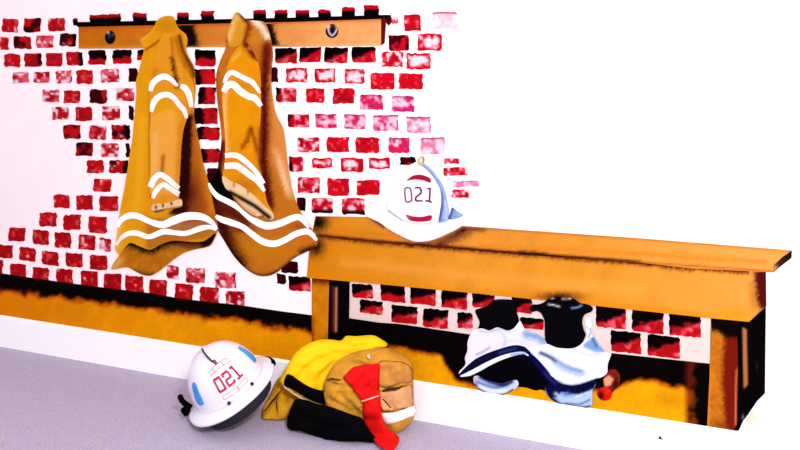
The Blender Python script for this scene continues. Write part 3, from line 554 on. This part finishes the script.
# ================================================================== SOLID GEAR ON THE CARPET
def loc(px, py, d, bulge=0.0):             # a point at depth d, then pushed straight toward the viewer's side of the room
    p = P(px, py, d) - FWD * bulge
    if p.z < 0.0025: p.z = 0.0025
    return p

def floor_d(py): return (CAM_H - 0.003) * F / np.maximum(py - HY, 1.0)

class Lump:
    """A stuffed / folded cloth body: an outline with a depth, rounded on both sides, with folds pressed in."""
    def __init__(s, outline, d_fn, front, back, R, folds=(), wr=(0.004, 9), seed=0, sm=True):
        s.o = smooth(outline) if sm else np.asarray(outline, float)
        s.d_fn, s.front, s.back, s.R, s.folds, s.wr, s.seed = d_fn, front, back, R, folds, wr, seed
    def d0(s, Q):
        return np.minimum(s.d_fn(Q), floor_d(Q[:, 1]))
    def prof(s, Q):
        e = np.where(inside(Q, s.o), seg_dist(Q, s.o, True), 0)
        t = np.clip(e / s.R, 0, 1)
        return np.sqrt(np.clip(1 - (1 - t) ** 2, 0, 1)), t
    def bulge(s, Q):
        h, t = s.prof(Q)
        b = s.front * h + s.wr[0] * (fbm(Q, s.wr[1], s.seed) - 0.5) * 2 * t
        for pts, w, dep in s.folds:
            b -= dep * np.exp(-(seg_dist(Q, smooth(pts, False, 3) if len(pts) > 2 else pts) / w) ** 2) * np.minimum(1, t * 2)
        return b
    def front_depth(s, Q): return s.d0(Q) - s.bulge(Q)
    def build(s, name, mat, parent=None, step=2.2, limit=None):
        v, f = mesh2d(s.o, step)
        d0, b = s.d0(v), s.bulge(v); h, t = s.prof(v)
        org = Vector(parent_origin(parent)) if parent else Vector((0, 0, 0))
        rim = t < 1e-6
        rim[:len(s.o)] = True
        verts, ib = [], {}
        for i, p in enumerate(v): verts.append(loc(p[0], p[1], d0[i], b[i]) - org)
        for i, p in enumerate(v):
            if rim[i]: ib[i] = i; continue
            bk = s.back * h[i]
            d = min(d0[i] + bk, wall_depth(p[0]) - 0.02)
            ib[i] = len(verts); verts.append(loc(p[0], p[1], d0[i], d0[i] - d) - org)
        faces = [list(q) for q in f] + [[ib[k] for k in q][::-1] for q in f]
        o = link_mesh(name, verts, faces, mat, parent)
        # outward normals
        a = o.data.polygons[0]
        if a.normal.dot(FWD) > 0: o.data.flip_normals()
        return o

tan_m = simple('tan_canvas', (208, 146, 44), 0.9, noise=0.2, nscale=26, bump=0.5, bscale=420, spec=0.15, gain=.95, wrinkle=.7)
tan2_m = simple('tan_canvas_worn', (216, 152, 24), 0.9, noise=0.3, nscale=30, bump=0.5, bscale=420, spec=0.15, gain=.9, wrinkle=.7)
peach_m = simple('pale_canvas', (224, 160, 108), 0.9, noise=0.12, nscale=30, bump=0.4, bscale=420, spec=0.15, gain=.9)
flap_m = simple('tan_flap', (208, 140, 62), 0.9, noise=0.15, nscale=30, bump=0.4, bscale=420, spec=0.15, gain=.9)
yel_m = simple('yellow_cloth', (252, 200, 4), 0.8, noise=0.06, nscale=22, bump=0.3, bscale=380, spec=0.2, gain=.95, wrinkle=.3)
blk_m = simple('black_cloth', (5, 4, 6), 0.95, bump=0.3, bscale=300, spec=0.03)
red_m = simple('red_webbing', (222, 6, 8), 0.75, noise=0.06, nscale=60, bump=0.3, bscale=500, spec=0.15, gain=.95)
pipe_m = simple('beige_piping', (232, 206, 130), 0.8)
white_m = simple('white_reflective', (255, 252, 246), 0.5, spec=0.3)
thread_m = simple('pale_thread', (250, 190, 160), 0.7)
metal_m = simple('pale_metal', (235, 225, 190), 0.35, metal=0.6)
dark_m = simple('crease_shade_brown', (70, 34, 6), 0.9)  # dark brown that paints shade into the cloth creases

def base_lerp(y0, d0, y1, d1): return lambda Q: np.interp(Q[:, 1], [y0, y1], [d0, d1])

# tan trousers, rolled up, right of the pile
tan = Lump([(325,383),(328,374),(334,364),(345,356),(358,351),(374,348.5),(388,348),(394,350),(402,353.5),(410,359),(413,367),(413.5,384),(413.8,402),(415,414),(411,421),(400,430),(391,431),(380,424),(372,420),(362,418),(350,414),(338,410),(328,406),(324,396)],
           base_lerp(345, 2.478, 430, 2.455), 0.060, 0.018, 16,
           [([(326,379.5),(333,377.5),(344,379)], 1.5, .020), ([(334,371),(344,362),(354,359),(366,361)], 2.4, .014), ([(345,357),(360,358),(372,361),(390,358)], 2.0, .010), ([(338,384),(346,392),(356,402)], 2.6, .010), ([(328,392),(338,396),(350,405)], 2.2, .009), ([(380,388),(392,387),(404,384)], 2.2, .014), ([(384,399),(390,405),(396,409)], 1.6, .008), ([(362,352),(376,356),(392,354)], 2.6, .006), ([(404,362),(408,380),(410,400)], 3, .006), ([(330,395),(345,400),(360,408)], 3, .005)], (0.013, 9), 3)
tr_e = empty('rolled_trousers', P(370, 428, 2.40), 'rolled tan canvas trousers with a red suspender lying on the carpet against the baseboard', 'trousers')
tr_e.location.z = 0
tan.build('body', tan_m, tr_e)
def on_front(base, outline, name, mat, parent, thick=0.006, gap=0.004, step=1.6, sm=True, R=3, extra=None):
    """a strip or patch lying on the front of another lump"""
    L = Lump(outline, lambda Q: base.front_depth(Q) - gap, thick, 0.002, R, (), (0.001, 6), 5, sm)
    if extra: L.d_fn = extra
    return L, L.build(name, mat, parent, step)
# paler knee panel, reflective band, strap
on_front(tan, [(379,391),(390,390),(402,386.5),(412.5,385.5),(413.2,396),(412.8,406),(400,409),(388,411),(381,409)], 'knee_panel', peach_m, tr_e, 0.005, 0.004)
on_front(tan, [(378,363),(390,361),(403,362),(411.5,368),(413,380),(404,383.5),(392,386.5),(379,387.5)], 'pocket_flap', flap_m, tr_e, 0.006, 0.004)
on_front(tan, [(381,414),(388,413),(399,411),(412,406),(415,404.5),(415.4,414.5),(405,419.5),(393,423.5),(384,424.5)], 'reflective_band', white_m, tr_e, 0.006, 0.008)
def strap_d(Q):
    a = tan.front_depth(np.stack([np.clip(Q[:, 0], 340, 384), np.clip(Q[:, 1], 362, 418)], 1)) - 0.012
    return np.minimum(a, floor_d(Q[:, 1]) - 0.004) - np.clip((Q[:, 1] - 404) / 20, 0, 1) * 0.018
strap = Lump([(343,378),(348,372),(353,367),(358,366),(364,364.5),(372,364),(379.5,364),(379.6,374),(379,384),(380,394),(381,406),(382,416),(384.5,424),(391,431),(398,436),(399.5,439),(398,444),(394,450),(390,452),(384,449),(377,444),(371,437),(365,429),(363,422),(363,412),(362,402),(358,396),(350,386)], strap_d, 0.007, 0.004, 4, (), (0.002, 10), 8)
st = strap.build('suspender', red_m, tr_e, 1.6)
on_front(strap, ribbon([(361,401.5),(368,399.5),(379,395.6)], 1.6), 'stitch_line', thread_m, st, 0.002, 0.0015, 1.0, False, 1)
on_front(tan, [(366.5,354),(369,352.6),(371,354),(370.6,357.4),(368.6,358.6),(366.8,357)], 'snap', metal_m, tr_e, 0.006, 0.001, 1.0, True, 2)

on_front(tan, ribbon([(382,391.5),(388,389.6),(396,388.4),(403,385)], [1.5, 3.4, 3.6, 1.2]), 'flap_crease_shade', dark_m, tr_e, 0.004, 0.009, 1.0, False, 1.5)  # dark strip painting the shade in the crease below the flap
on_front(tan, ribbon([(326.5,380.5),(332,378.6),(338,379.6),(343,379)], [1, 1.8, 1.2, .8]), 'crease_shade', dark_m, tr_e, 0.003, 0.003, 1.0, False, 1)  # shade of the left fold, laid on as a dark strip
on_front(tan, ribbon([(381.5,398),(386,402),(391,408)], [.8, 1.4, .8]), 'crease_shade', dark_m, tr_e, 0.003, 0.009, 1.0, False, 1)  # painted shade along the lower right fold
# yellow coat folded over the back
yel = Lump([(279,380),(283,373),(288,364),(295,353.5),(304,346),(313,341.5),(322,339.5),(332,339.6),(341,340.5),(346,336),(356,336.2),(366,335.4),(374,335.5),(381,339),(387.5,343.5),(386,346.5),(378,348.5),(370,352),(358,356),(346,361),(337,368),(331,377),(327,385),(326.5,393),(327.5,402),(322,405),(310,400),(298,394),(287,389),(283,385)],
           lambda Q: np.interp(Q[:, 0], [280, 330, 390], [2.515, 2.53, 2.50]) + np.interp(Q[:, 1], [340, 400], [0.01, -0.015]), 0.035, 0.02, 14,
           [([(300,374),(312,361),(334,352),(358,349)], 4, .012), ([(318,388),(322,372),(334,360)], 3, .009), ([(296,366),(310,352),(326,345)], 4, .006), ([(292,372),(302,384),(318,391)], 4, .004), ([(341,340.5),(352,344),(372,342)], 2.2, .009)], (0.010, 12), 12)
ye = empty('folded_coat', P(310, 405, 2.42), 'bright yellow firefighter coat with a black trim band folded over the pile on the carpet', 'coat')
ye.location.z = 0
yel.build('body', yel_m, ye)
bandL, band = on_front(yel, [(285.5,376.5),(288,374),(293,376),(300,381),(308,386),(317,389.5),(325.5,391.5),(327,398),(326,404.5),(318,403),(309,399.5),(300,394),(291,389),(284,385)], 'trim_band', blk_m, ye, 0.009, 0.006)
on_front(yel, ribbon([(283,386),(290,391),(299,396.4),(308,401.6),(318,405),(326.5,406)], 2.0), 'piping', pipe_m, band, 0.006, 0.012, 1.0, False, 1.2)
on_front(yel, [(313,404.5),(316,403.6),(321,405.6),(322.5,407.2),(319,408.6),(315,407)], 'buckle', metal_m, ye, 0.006, 0.014, 1.0, True, 2)

# black garment underneath
bk = Lump([(287,427),(287.5,418),(291,407),(296,399),(306,400),(318,404),(328,406),(340,410),(352,414.5),(362,418),(366,424),(372,433),(378,440.5),(372,441.5),(360,440.5),(345,440.5),(330,439.5),(320,437),(311,434),(300,430.5),(292,429.5)],
          lambda Q: np.interp(Q[:, 0], [290, 325, 345], [2.445, 2.40, 2.368]), 0.030, 0.004, 12, [([(300,412),(322,420),(345,424)], 3.5, .014), ([(318,433),(326,425),(340,430)], 3, .012)], (0.014, 13), 31)
bko = bk.build('crumpled_garment', blk_m, None, 2.2)
tag(bko, 'crumpled black garment lying on the carpet under the yellow coat', 'clothing')

# tan piece between helmet and coat
tn = Lump([(262,416),(263,408),(268,398),(273,387),(277,380),(281,377),(285,381),(288,387),(294,392),(298,397),(295,406),(291,413),(287,418),(279,420),(270,419),(265,418.5)], base_lerp(375, 2.58, 420, 2.515), 0.028, 0.03, 11,
          [([(263,411),(271,402),(281,390)], 1.6, .022), ([(276,400),(278,412)], 1.4, .014), ([(288,388),(284,404)], 2.4, .014)], (0.014, 7), 44)
cnv = tn.build('crumpled_canvas', tan2_m, None, 1.8)
on_front(tn, ribbon([(264.5,411),(270,404),(276,397),(282,388)], [.8, 1.6, 1.6, .6]), 'crease_shade', dark_m, cnv, 0.003, 0.004, 1.0, False, 1)  # dark strip deepening the long crease with painted shade
on_front(tn, ribbon([(277,399),(276.4,405),(278,412)], [.6, 1.2, .6]), 'crease_shade', dark_m, cnv, 0.003, 0.003, 1.0, False, 1)  # painted shade in the short crease
tag(cnv, 'small crumpled tan canvas piece on the carpet between the white helmet and the yellow coat', 'clothing')

# ------------------------------------------------------------------ the helmet
shell_m = simple('white_shell', (234, 228, 240), 0.32, noise=0.01, nscale=14, spec=0.45)
panel_m = simple('shield_white', (250, 240, 244), 0.4, spec=0.35)
num_m = simple('crimson_numeral', (176, 24, 66), 0.5)
pink_m = simple('pink_outline', (224, 130, 150), 0.5)
blue_m = simple('blue_reflective', (48, 146, 220), 0.35, noise=.15, nscale=40)
brown_m = simple('brown_clip', (120, 70, 70), 0.4)
steel_m = simple('dark_rivet', (50, 44, 50), 0.4, metal=.5)
grey_m = simple('dark_lining', (38, 38, 46), 0.75, bump=.2)

AX, AY, HZ, EX = 0.103, 0.116, 0.128, 2.1
def dome_r(z): return max(0.0, 1 - (max(z, 0) / HZ) ** EX) ** (1 / EX)
def dome(az, z, off=0.0):                   # az 0 = front (-Y), positive to the viewer's right (+X)
    r = dome_r(z)
    p = Vector((AX * r * math.sin(az), -AY * r * math.cos(az), z))
    nrm = Vector((math.sin(az) / AX * r, -math.cos(az) / AY * r, (z / HZ) ** (EX - 1) / HZ if z > 0 else 0)).normalized()
    return p + nrm * off
def brim_w(az):
    c = math.cos(az)
    return 0.022 + 0.003 * max(0, c) + 0.026 * max(0, -c) ** 1.5 + 0.008 * abs(math.sin(az))
NA = 96
def ring(fn): return [fn(math.tau * i / NA) for i in range(NA)]
rings = []
for k in range(15):                          # top -> base, outside
    t = (k + 1) / 15 * math.pi / 2
    z = HZ * math.cos(t) ** 1.0
    rings.append(ring(lambda a, z=z: dome(a, z) + Vector((0, 0, 0.004 * math.exp(-((math.sin(a) * AX * dome_r(z)) / .012) ** 2)))))
def brim_pt(a, s, dz):
    w = brim_w(a) * s
    return Vector(((AX + w) * math.sin(a), -(AY + w) * math.cos(a), dz))
for s, dz in ((.06, .002), (.2, -.003), (.5, -.007), (.8, -.010), (.97, -.013), (1.0, -.016), (.985, -.0195), (.9, -.018), (.5, -.014), (.1, -.010)):
    rings.append(ring(lambda a, s=s, dz=dz: brim_pt(a, s, dz + 0.010 * max(0, -math.cos(a)) * -s)))
for z in (0.0, .03, .06, .09, .115, .13):
    rings.append(ring(lambda a, z=z: dome(a, z) * 0.95))
V = [Vector((0, 0, HZ + .004))] + [p for r in rings for p in r] + [Vector((0, 0, HZ * .95))]
Fc = [(0, 1 + i, 1 + (i + 1) % NA) for i in range(NA)]
for k in range(len(rings) - 1):
    for i in range(NA):
        a, b = 1 + k * NA + i, 1 + k * NA + (i + 1) % NA
        Fc.append((a, a + NA, b + NA, b))
last = len(V) - 1
Fc += [(last, 1 + (len(rings) - 1) * NA + (i + 1) % NA, 1 + (len(rings) - 1) * NA + i) for i in range(NA)]

def add_prism(bm_v, bm_f, fn, poly, depth_off):
    """poly in (u,v); fn(u,v,off)->point; a slab of thickness depth_off following the surface"""
    v, f = mesh2d(np.asarray(poly, float), 0.004)
    n0 = len(bm_v); m = len(v)
    for o in (depth_off, -0.001):
        for p in v: bm_v.append(fn(p[0], p[1], o))
    o_n = len(poly)
    bm_f += [[n0 + i for i in q] for q in f]
    bm_f += [[n0 + m + i for i in q][::-1] for q in f]
    for i in range(o_n):
        j = (i + 1) % o_n
        bm_f.append([n0 + i, n0 + m + i, n0 + m + j, n0 + j])

def front_fn(u, v, off): return dome(u / 0.105, v, off)   # u metres across the front, v height
def surf_part(name, polys, mat, parent, off, fn=front_fn):
    vv, ff = [], []
    for pl in polys: add_prism(vv, ff, fn, pl, off)
    o = link_mesh(name, vv, ff, mat, parent, False)
    o.data.validate()
    return o

LR, LZ = 0.97, -0.058
def helmet():
    R = Matrix((RGT, FWD, UP)).transposed().to_4x4()
    rot = Matrix.Rotation(math.radians(-30), 4, 'Y') @ Matrix.Rotation(math.radians(HPITCH), 4, 'X') @ Matrix.Rotation(math.radians(HYAW), 4, 'Z')
    M = Matrix.Translation(P(HPX, HPY, HD)) @ R @ rot @ Matrix.Scale(HS, 4)
    low = min((M @ Vector((AX * LR * math.sin(a), -AY * LR * math.cos(a), LZ))).z for a in [math.tau * i / 48 for i in range(48)])
    low = min(low, min((M @ p).z for p in V))
    M = Matrix.Translation((0, 0, 0.002 - low)) @ M
    root = empty('fire_helmet', None, 'white fire helmet with red numerals and blue stickers, tipped on the carpet', 'helmet', mat=M)
    shell = link_mesh('shell', V, Fc, shell_m, root)
    # shield panel
    pan = [(-.050, .012), (-.030, .006), (0, .004), (.030, .006), (.050, .012), (.054, .045), (.050, .080), (.040, .100), (.018, .112), (0, .115), (-.018, .112), (-.040, .100), (-.050, .080), (-.054, .045)]
    pan = [(u * .93, .006 + v * .93) for u, v in pan]
    shd = surf_part('shield', [smooth(pan, True, 3)], panel_m, root, 0.0035)
    rect = lambda x0, y0, x1, y1: [(x0, y0), (x1, y0), (x1, y1), (x0, y1)]
    def digit(ch, cx, cy, w=.026, h=.040, t=.0068):
        x0, x1, y0, y1 = cx - w / 2, cx + w / 2, cy - h / 2, cy + h / 2
        if ch == '0': return [rect(x0, y0 + .003, x0 + t, y1 - .003), rect(x1 - t, y0 + .003, x1, y1 - .003), rect(x0 + .002, y0, x1 - .002, y0 + t), rect(x0 + .002, y1 - t, x1 - .002, y1)]
        if ch == '2': return [rect(x0, y1 - t, x1 - .002, y1), rect(x0, y1 - t * 1.7, x0 + t, y1 - t), rect(x1 - t, cy, x1, y1 - .003), rect(x0 + .002, cy - t / 2, x1 - .002, cy + t / 2), rect(x0, y0, x0 + t, cy), rect(x0, y0, x1, y0 + t), rect(x1 - t, y0 + t, x1, y0 + t * 1.5)]
        return [rect(cx - t / 2, y0, cx + t / 2, y1), rect(cx - t * 1.4, y1 - t, cx, y1), rect(cx - w * .42, y0, cx + w * .42, y0 + t * .9)]
    for ch, cx in (('0', -.0315), ('2', 0.0), ('1', .0300)):
        surf_part('numeral', digit(ch, cx * .93, .058, .0245, .0375, .0062), num_m, shd, 0.0052)
    def frame(x0, y0, x1, y1, t=.0018, bow=0.0):
        b = lambda x, y: (x, y + bow * (1 - (x / .042) ** 2))
        n = 8; xs = [x0 + (x1 - x0) * i / n for i in range(n + 1)]
        band = lambda ya, yb: [b(x, ya) for x in xs] + [b(x, yb) for x in xs[::-1]]
        return [band(y0, y0 + t), band(y1 - t, y1), [b(x0, y0), b(x0 + t, y0), b(x0 + t, y1), b(x0, y1)], [b(x1 - t, y0), b(x1, y0), b(x1, y1), b(x1 - t, y1)]]
    surf_part('upper_outline', frame(-.042, .083, -.024, .0945, bow=.005) + frame(-.024, .083, .014, .0945, bow=.005) + frame(.014, .083, .040, .0945, bow=.005), pink_m, shd, 0.0048)
    surf_part('lower_outline', frame(-.040, .019, .006, .031) + frame(.006, .019, .040, .031), pink_m, shd, 0.0048)
    # blue side stickers
    for s in (-1, 1):
        pl = [(s * a, z) for a, z in ((0.98, .030), (1.20, .030), (1.24, .055), (1.24, .082), (1.06, .082), (0.98, .055))]
        surf_part('side_sticker', [smooth(pl[::s], True, 3)], blue_m, root, 0.002, lambda u, v, o: dome(u, v, o))
    # rivets low on the front
    for u in (-.034, .044):
        surf_part('rivet', [[(u + .0045 * math.cos(t * math.tau / 10), .0055 + .0045 * math.sin(t * math.tau / 10)) for t in range(10)]], steel_m, root, 0.004)
    # shield holder at the top: small post with a hook
    tube('shield_holder', [dome(-.10, .106, .002), dome(-.14, .111, .009), dome(-.20, .118, .014), dome(-.26, .1235, .017), dome(-.3, .126, .016)], .0026, steel_m, root)
    surf_part('holder_plate', [[(-.010, .098), (.002, .098), (.004, .106), (-.004, .110), (-.012, .106)]], brown_m, root, 0.005)
    # lining and flap hanging below the brim
    vv, ff = [], []
    for k, (z, s) in enumerate(((-.006, .97), (-.026, .93), (LZ, LR), (LZ, LR - .05), (-.006, .92))):
        for i in range(NA):
            a = math.tau * i / NA
            vv.append(Vector((AX * s * math.sin(a), -AY * s * math.cos(a), z)))
    for k in range(5):
        for i in range(NA):
            ff.append((k * NA + i, k * NA + (i + 1) % NA, ((k + 1) % 5) * NA + (i + 1) % NA, ((k + 1) % 5) * NA + i))
    link_mesh('lining', vv, ff, grey_m, root)
    # chin strap bunched at the left, black
    a0 = -2.3
    tube('chin_strap', [brim_pt(a0, .1, -.016), brim_pt(a0, .7, -.028), brim_pt(a0 + .02, .95, -.018), brim_pt(a0 + .10, 1.0, .004), brim_pt(a0 + .16, .98, .022), brim_pt(a0 + .20, .85, .038)], .008, blk_m, root)
    bkp = brim_pt(a0 + .24, 1.08, -.006)
    box('buckle', bkp, (.022, .014, .026), blk_m, root)
    # black edge clip at the right rear of the brim
    tube('brim_clip', [brim_pt(1.25 + i * .13, 1.0, -.015 - .002 * i) for i in range(7)], .0066, blk_m, root)
    return root

def tube(name, pts, r, mat, parent, seg=10):
    c = smooth3(pts, 5); V2, F2 = [], []
    up = Vector((0, 0, 1))
    for i, p in enumerate(c):
        t = (c[min(i + 1, len(c) - 1)] - c[max(i - 1, 0)]).normalized()
        a = t.cross(up if abs(t.z) < .9 else Vector((1, 0, 0))).normalized(); b = t.cross(a)
        for k in range(seg):
            q = math.tau * k / seg
            V2.append(p + (a * math.cos(q) + b * math.sin(q)) * r)
    for i in range(len(c) - 1):
        for k in range(seg):
            F2.append((i * seg + k, i * seg + (k + 1) % seg, (i + 1) * seg + (k + 1) % seg, (i + 1) * seg + k))
    F2 += [tuple(range(seg))[::-1], tuple(range((len(c) - 1) * seg, len(c) * seg))]
    return link_mesh(name, V2, F2, mat, parent)
def smooth3(p, n):
    out = []
    for i in range(len(p) - 1):
        a, b, c, d = p[max(i - 1, 0)], p[i], p[i + 1], p[min(i + 2, len(p) - 1)]
        for k in range(n):
            t = k / n
            out.append(0.5 * ((2 * b) + (c - a) * t + (2 * a - 5 * b + 4 * c - d) * t * t + (3 * b - a - 3 * c + d) * t ** 3))
    return out + [p[-1]]
def box(name, c, s, mat, parent):
    import bmesh
    bm = bmesh.new(); bmesh.ops.create_cube(bm, size=1)
    bmesh.ops.scale(bm, vec=s, verts=bm.verts)
    bmesh.ops.bevel(bm, geom=bm.edges[:], offset=min(s) * .25, segments=2, affect='EDGES')
    bmesh.ops.translate(bm, vec=c, verts=bm.verts)
    me = bpy.data.meshes.new(name); bm.to_mesh(me); bm.free()
    o = bpy.data.objects.new(name, me); COL.objects.link(o); me.materials.append(mat); o.parent = parent
    return o
HPX, HPY, HD, HS, HPITCH, HYAW = 229, 390, 2.49, 0.99, 10, 25
helmet()

# ================================================================== LIGHT AND CAMERA
w = bpy.data.worlds.new('World'); SC.world = w; w.use_nodes = True
w.node_tree.nodes['Background'].inputs['Color'].default_value = (1.0, 0.96, 1.0, 1)
w.node_tree.nodes['Background'].inputs['Strength'].default_value = 1.05
def area(name, locn, target, size, power, col):
    l = bpy.data.lights.new(name, 'AREA'); l.shape = 'DISK'; l.size = size; l.energy = power; l.color = col
    o = bpy.data.objects.new(name, l); COL.objects.link(o); o.location = locn
    o.rotation_euler = (Vector(target) - Vector(locn)).to_track_quat('-Z', 'Y').to_euler()
    return o
area('flash', CAM + RGT * 0.45 + UP * 0.75 - FWD * 0.1, (0.0, 0, 0.5), 0.35, 72, (1.0, 0.985, 1.0))

cam = bpy.data.cameras.new('camera'); co = bpy.data.objects.new('camera', cam); COL.objects.link(co)
cam.sensor_width = 36; cam.lens = F / 800 * 36; cam.shift_x = 0; cam.shift_y = -(225 - HY) / 800
cam.clip_start = 0.02
co.matrix_world = Matrix.Translation(CAM) @ Matrix((RGT, UP, -FWD)).transposed().to_4x4()
SC.camera = co
SC.view_settings.view_transform = 'Standard'; SC.view_settings.look = 'None'
SC.view_settings.exposure = 0; SC.view_settings.gamma = 1; SC.view_settings.use_curve_mapping = False
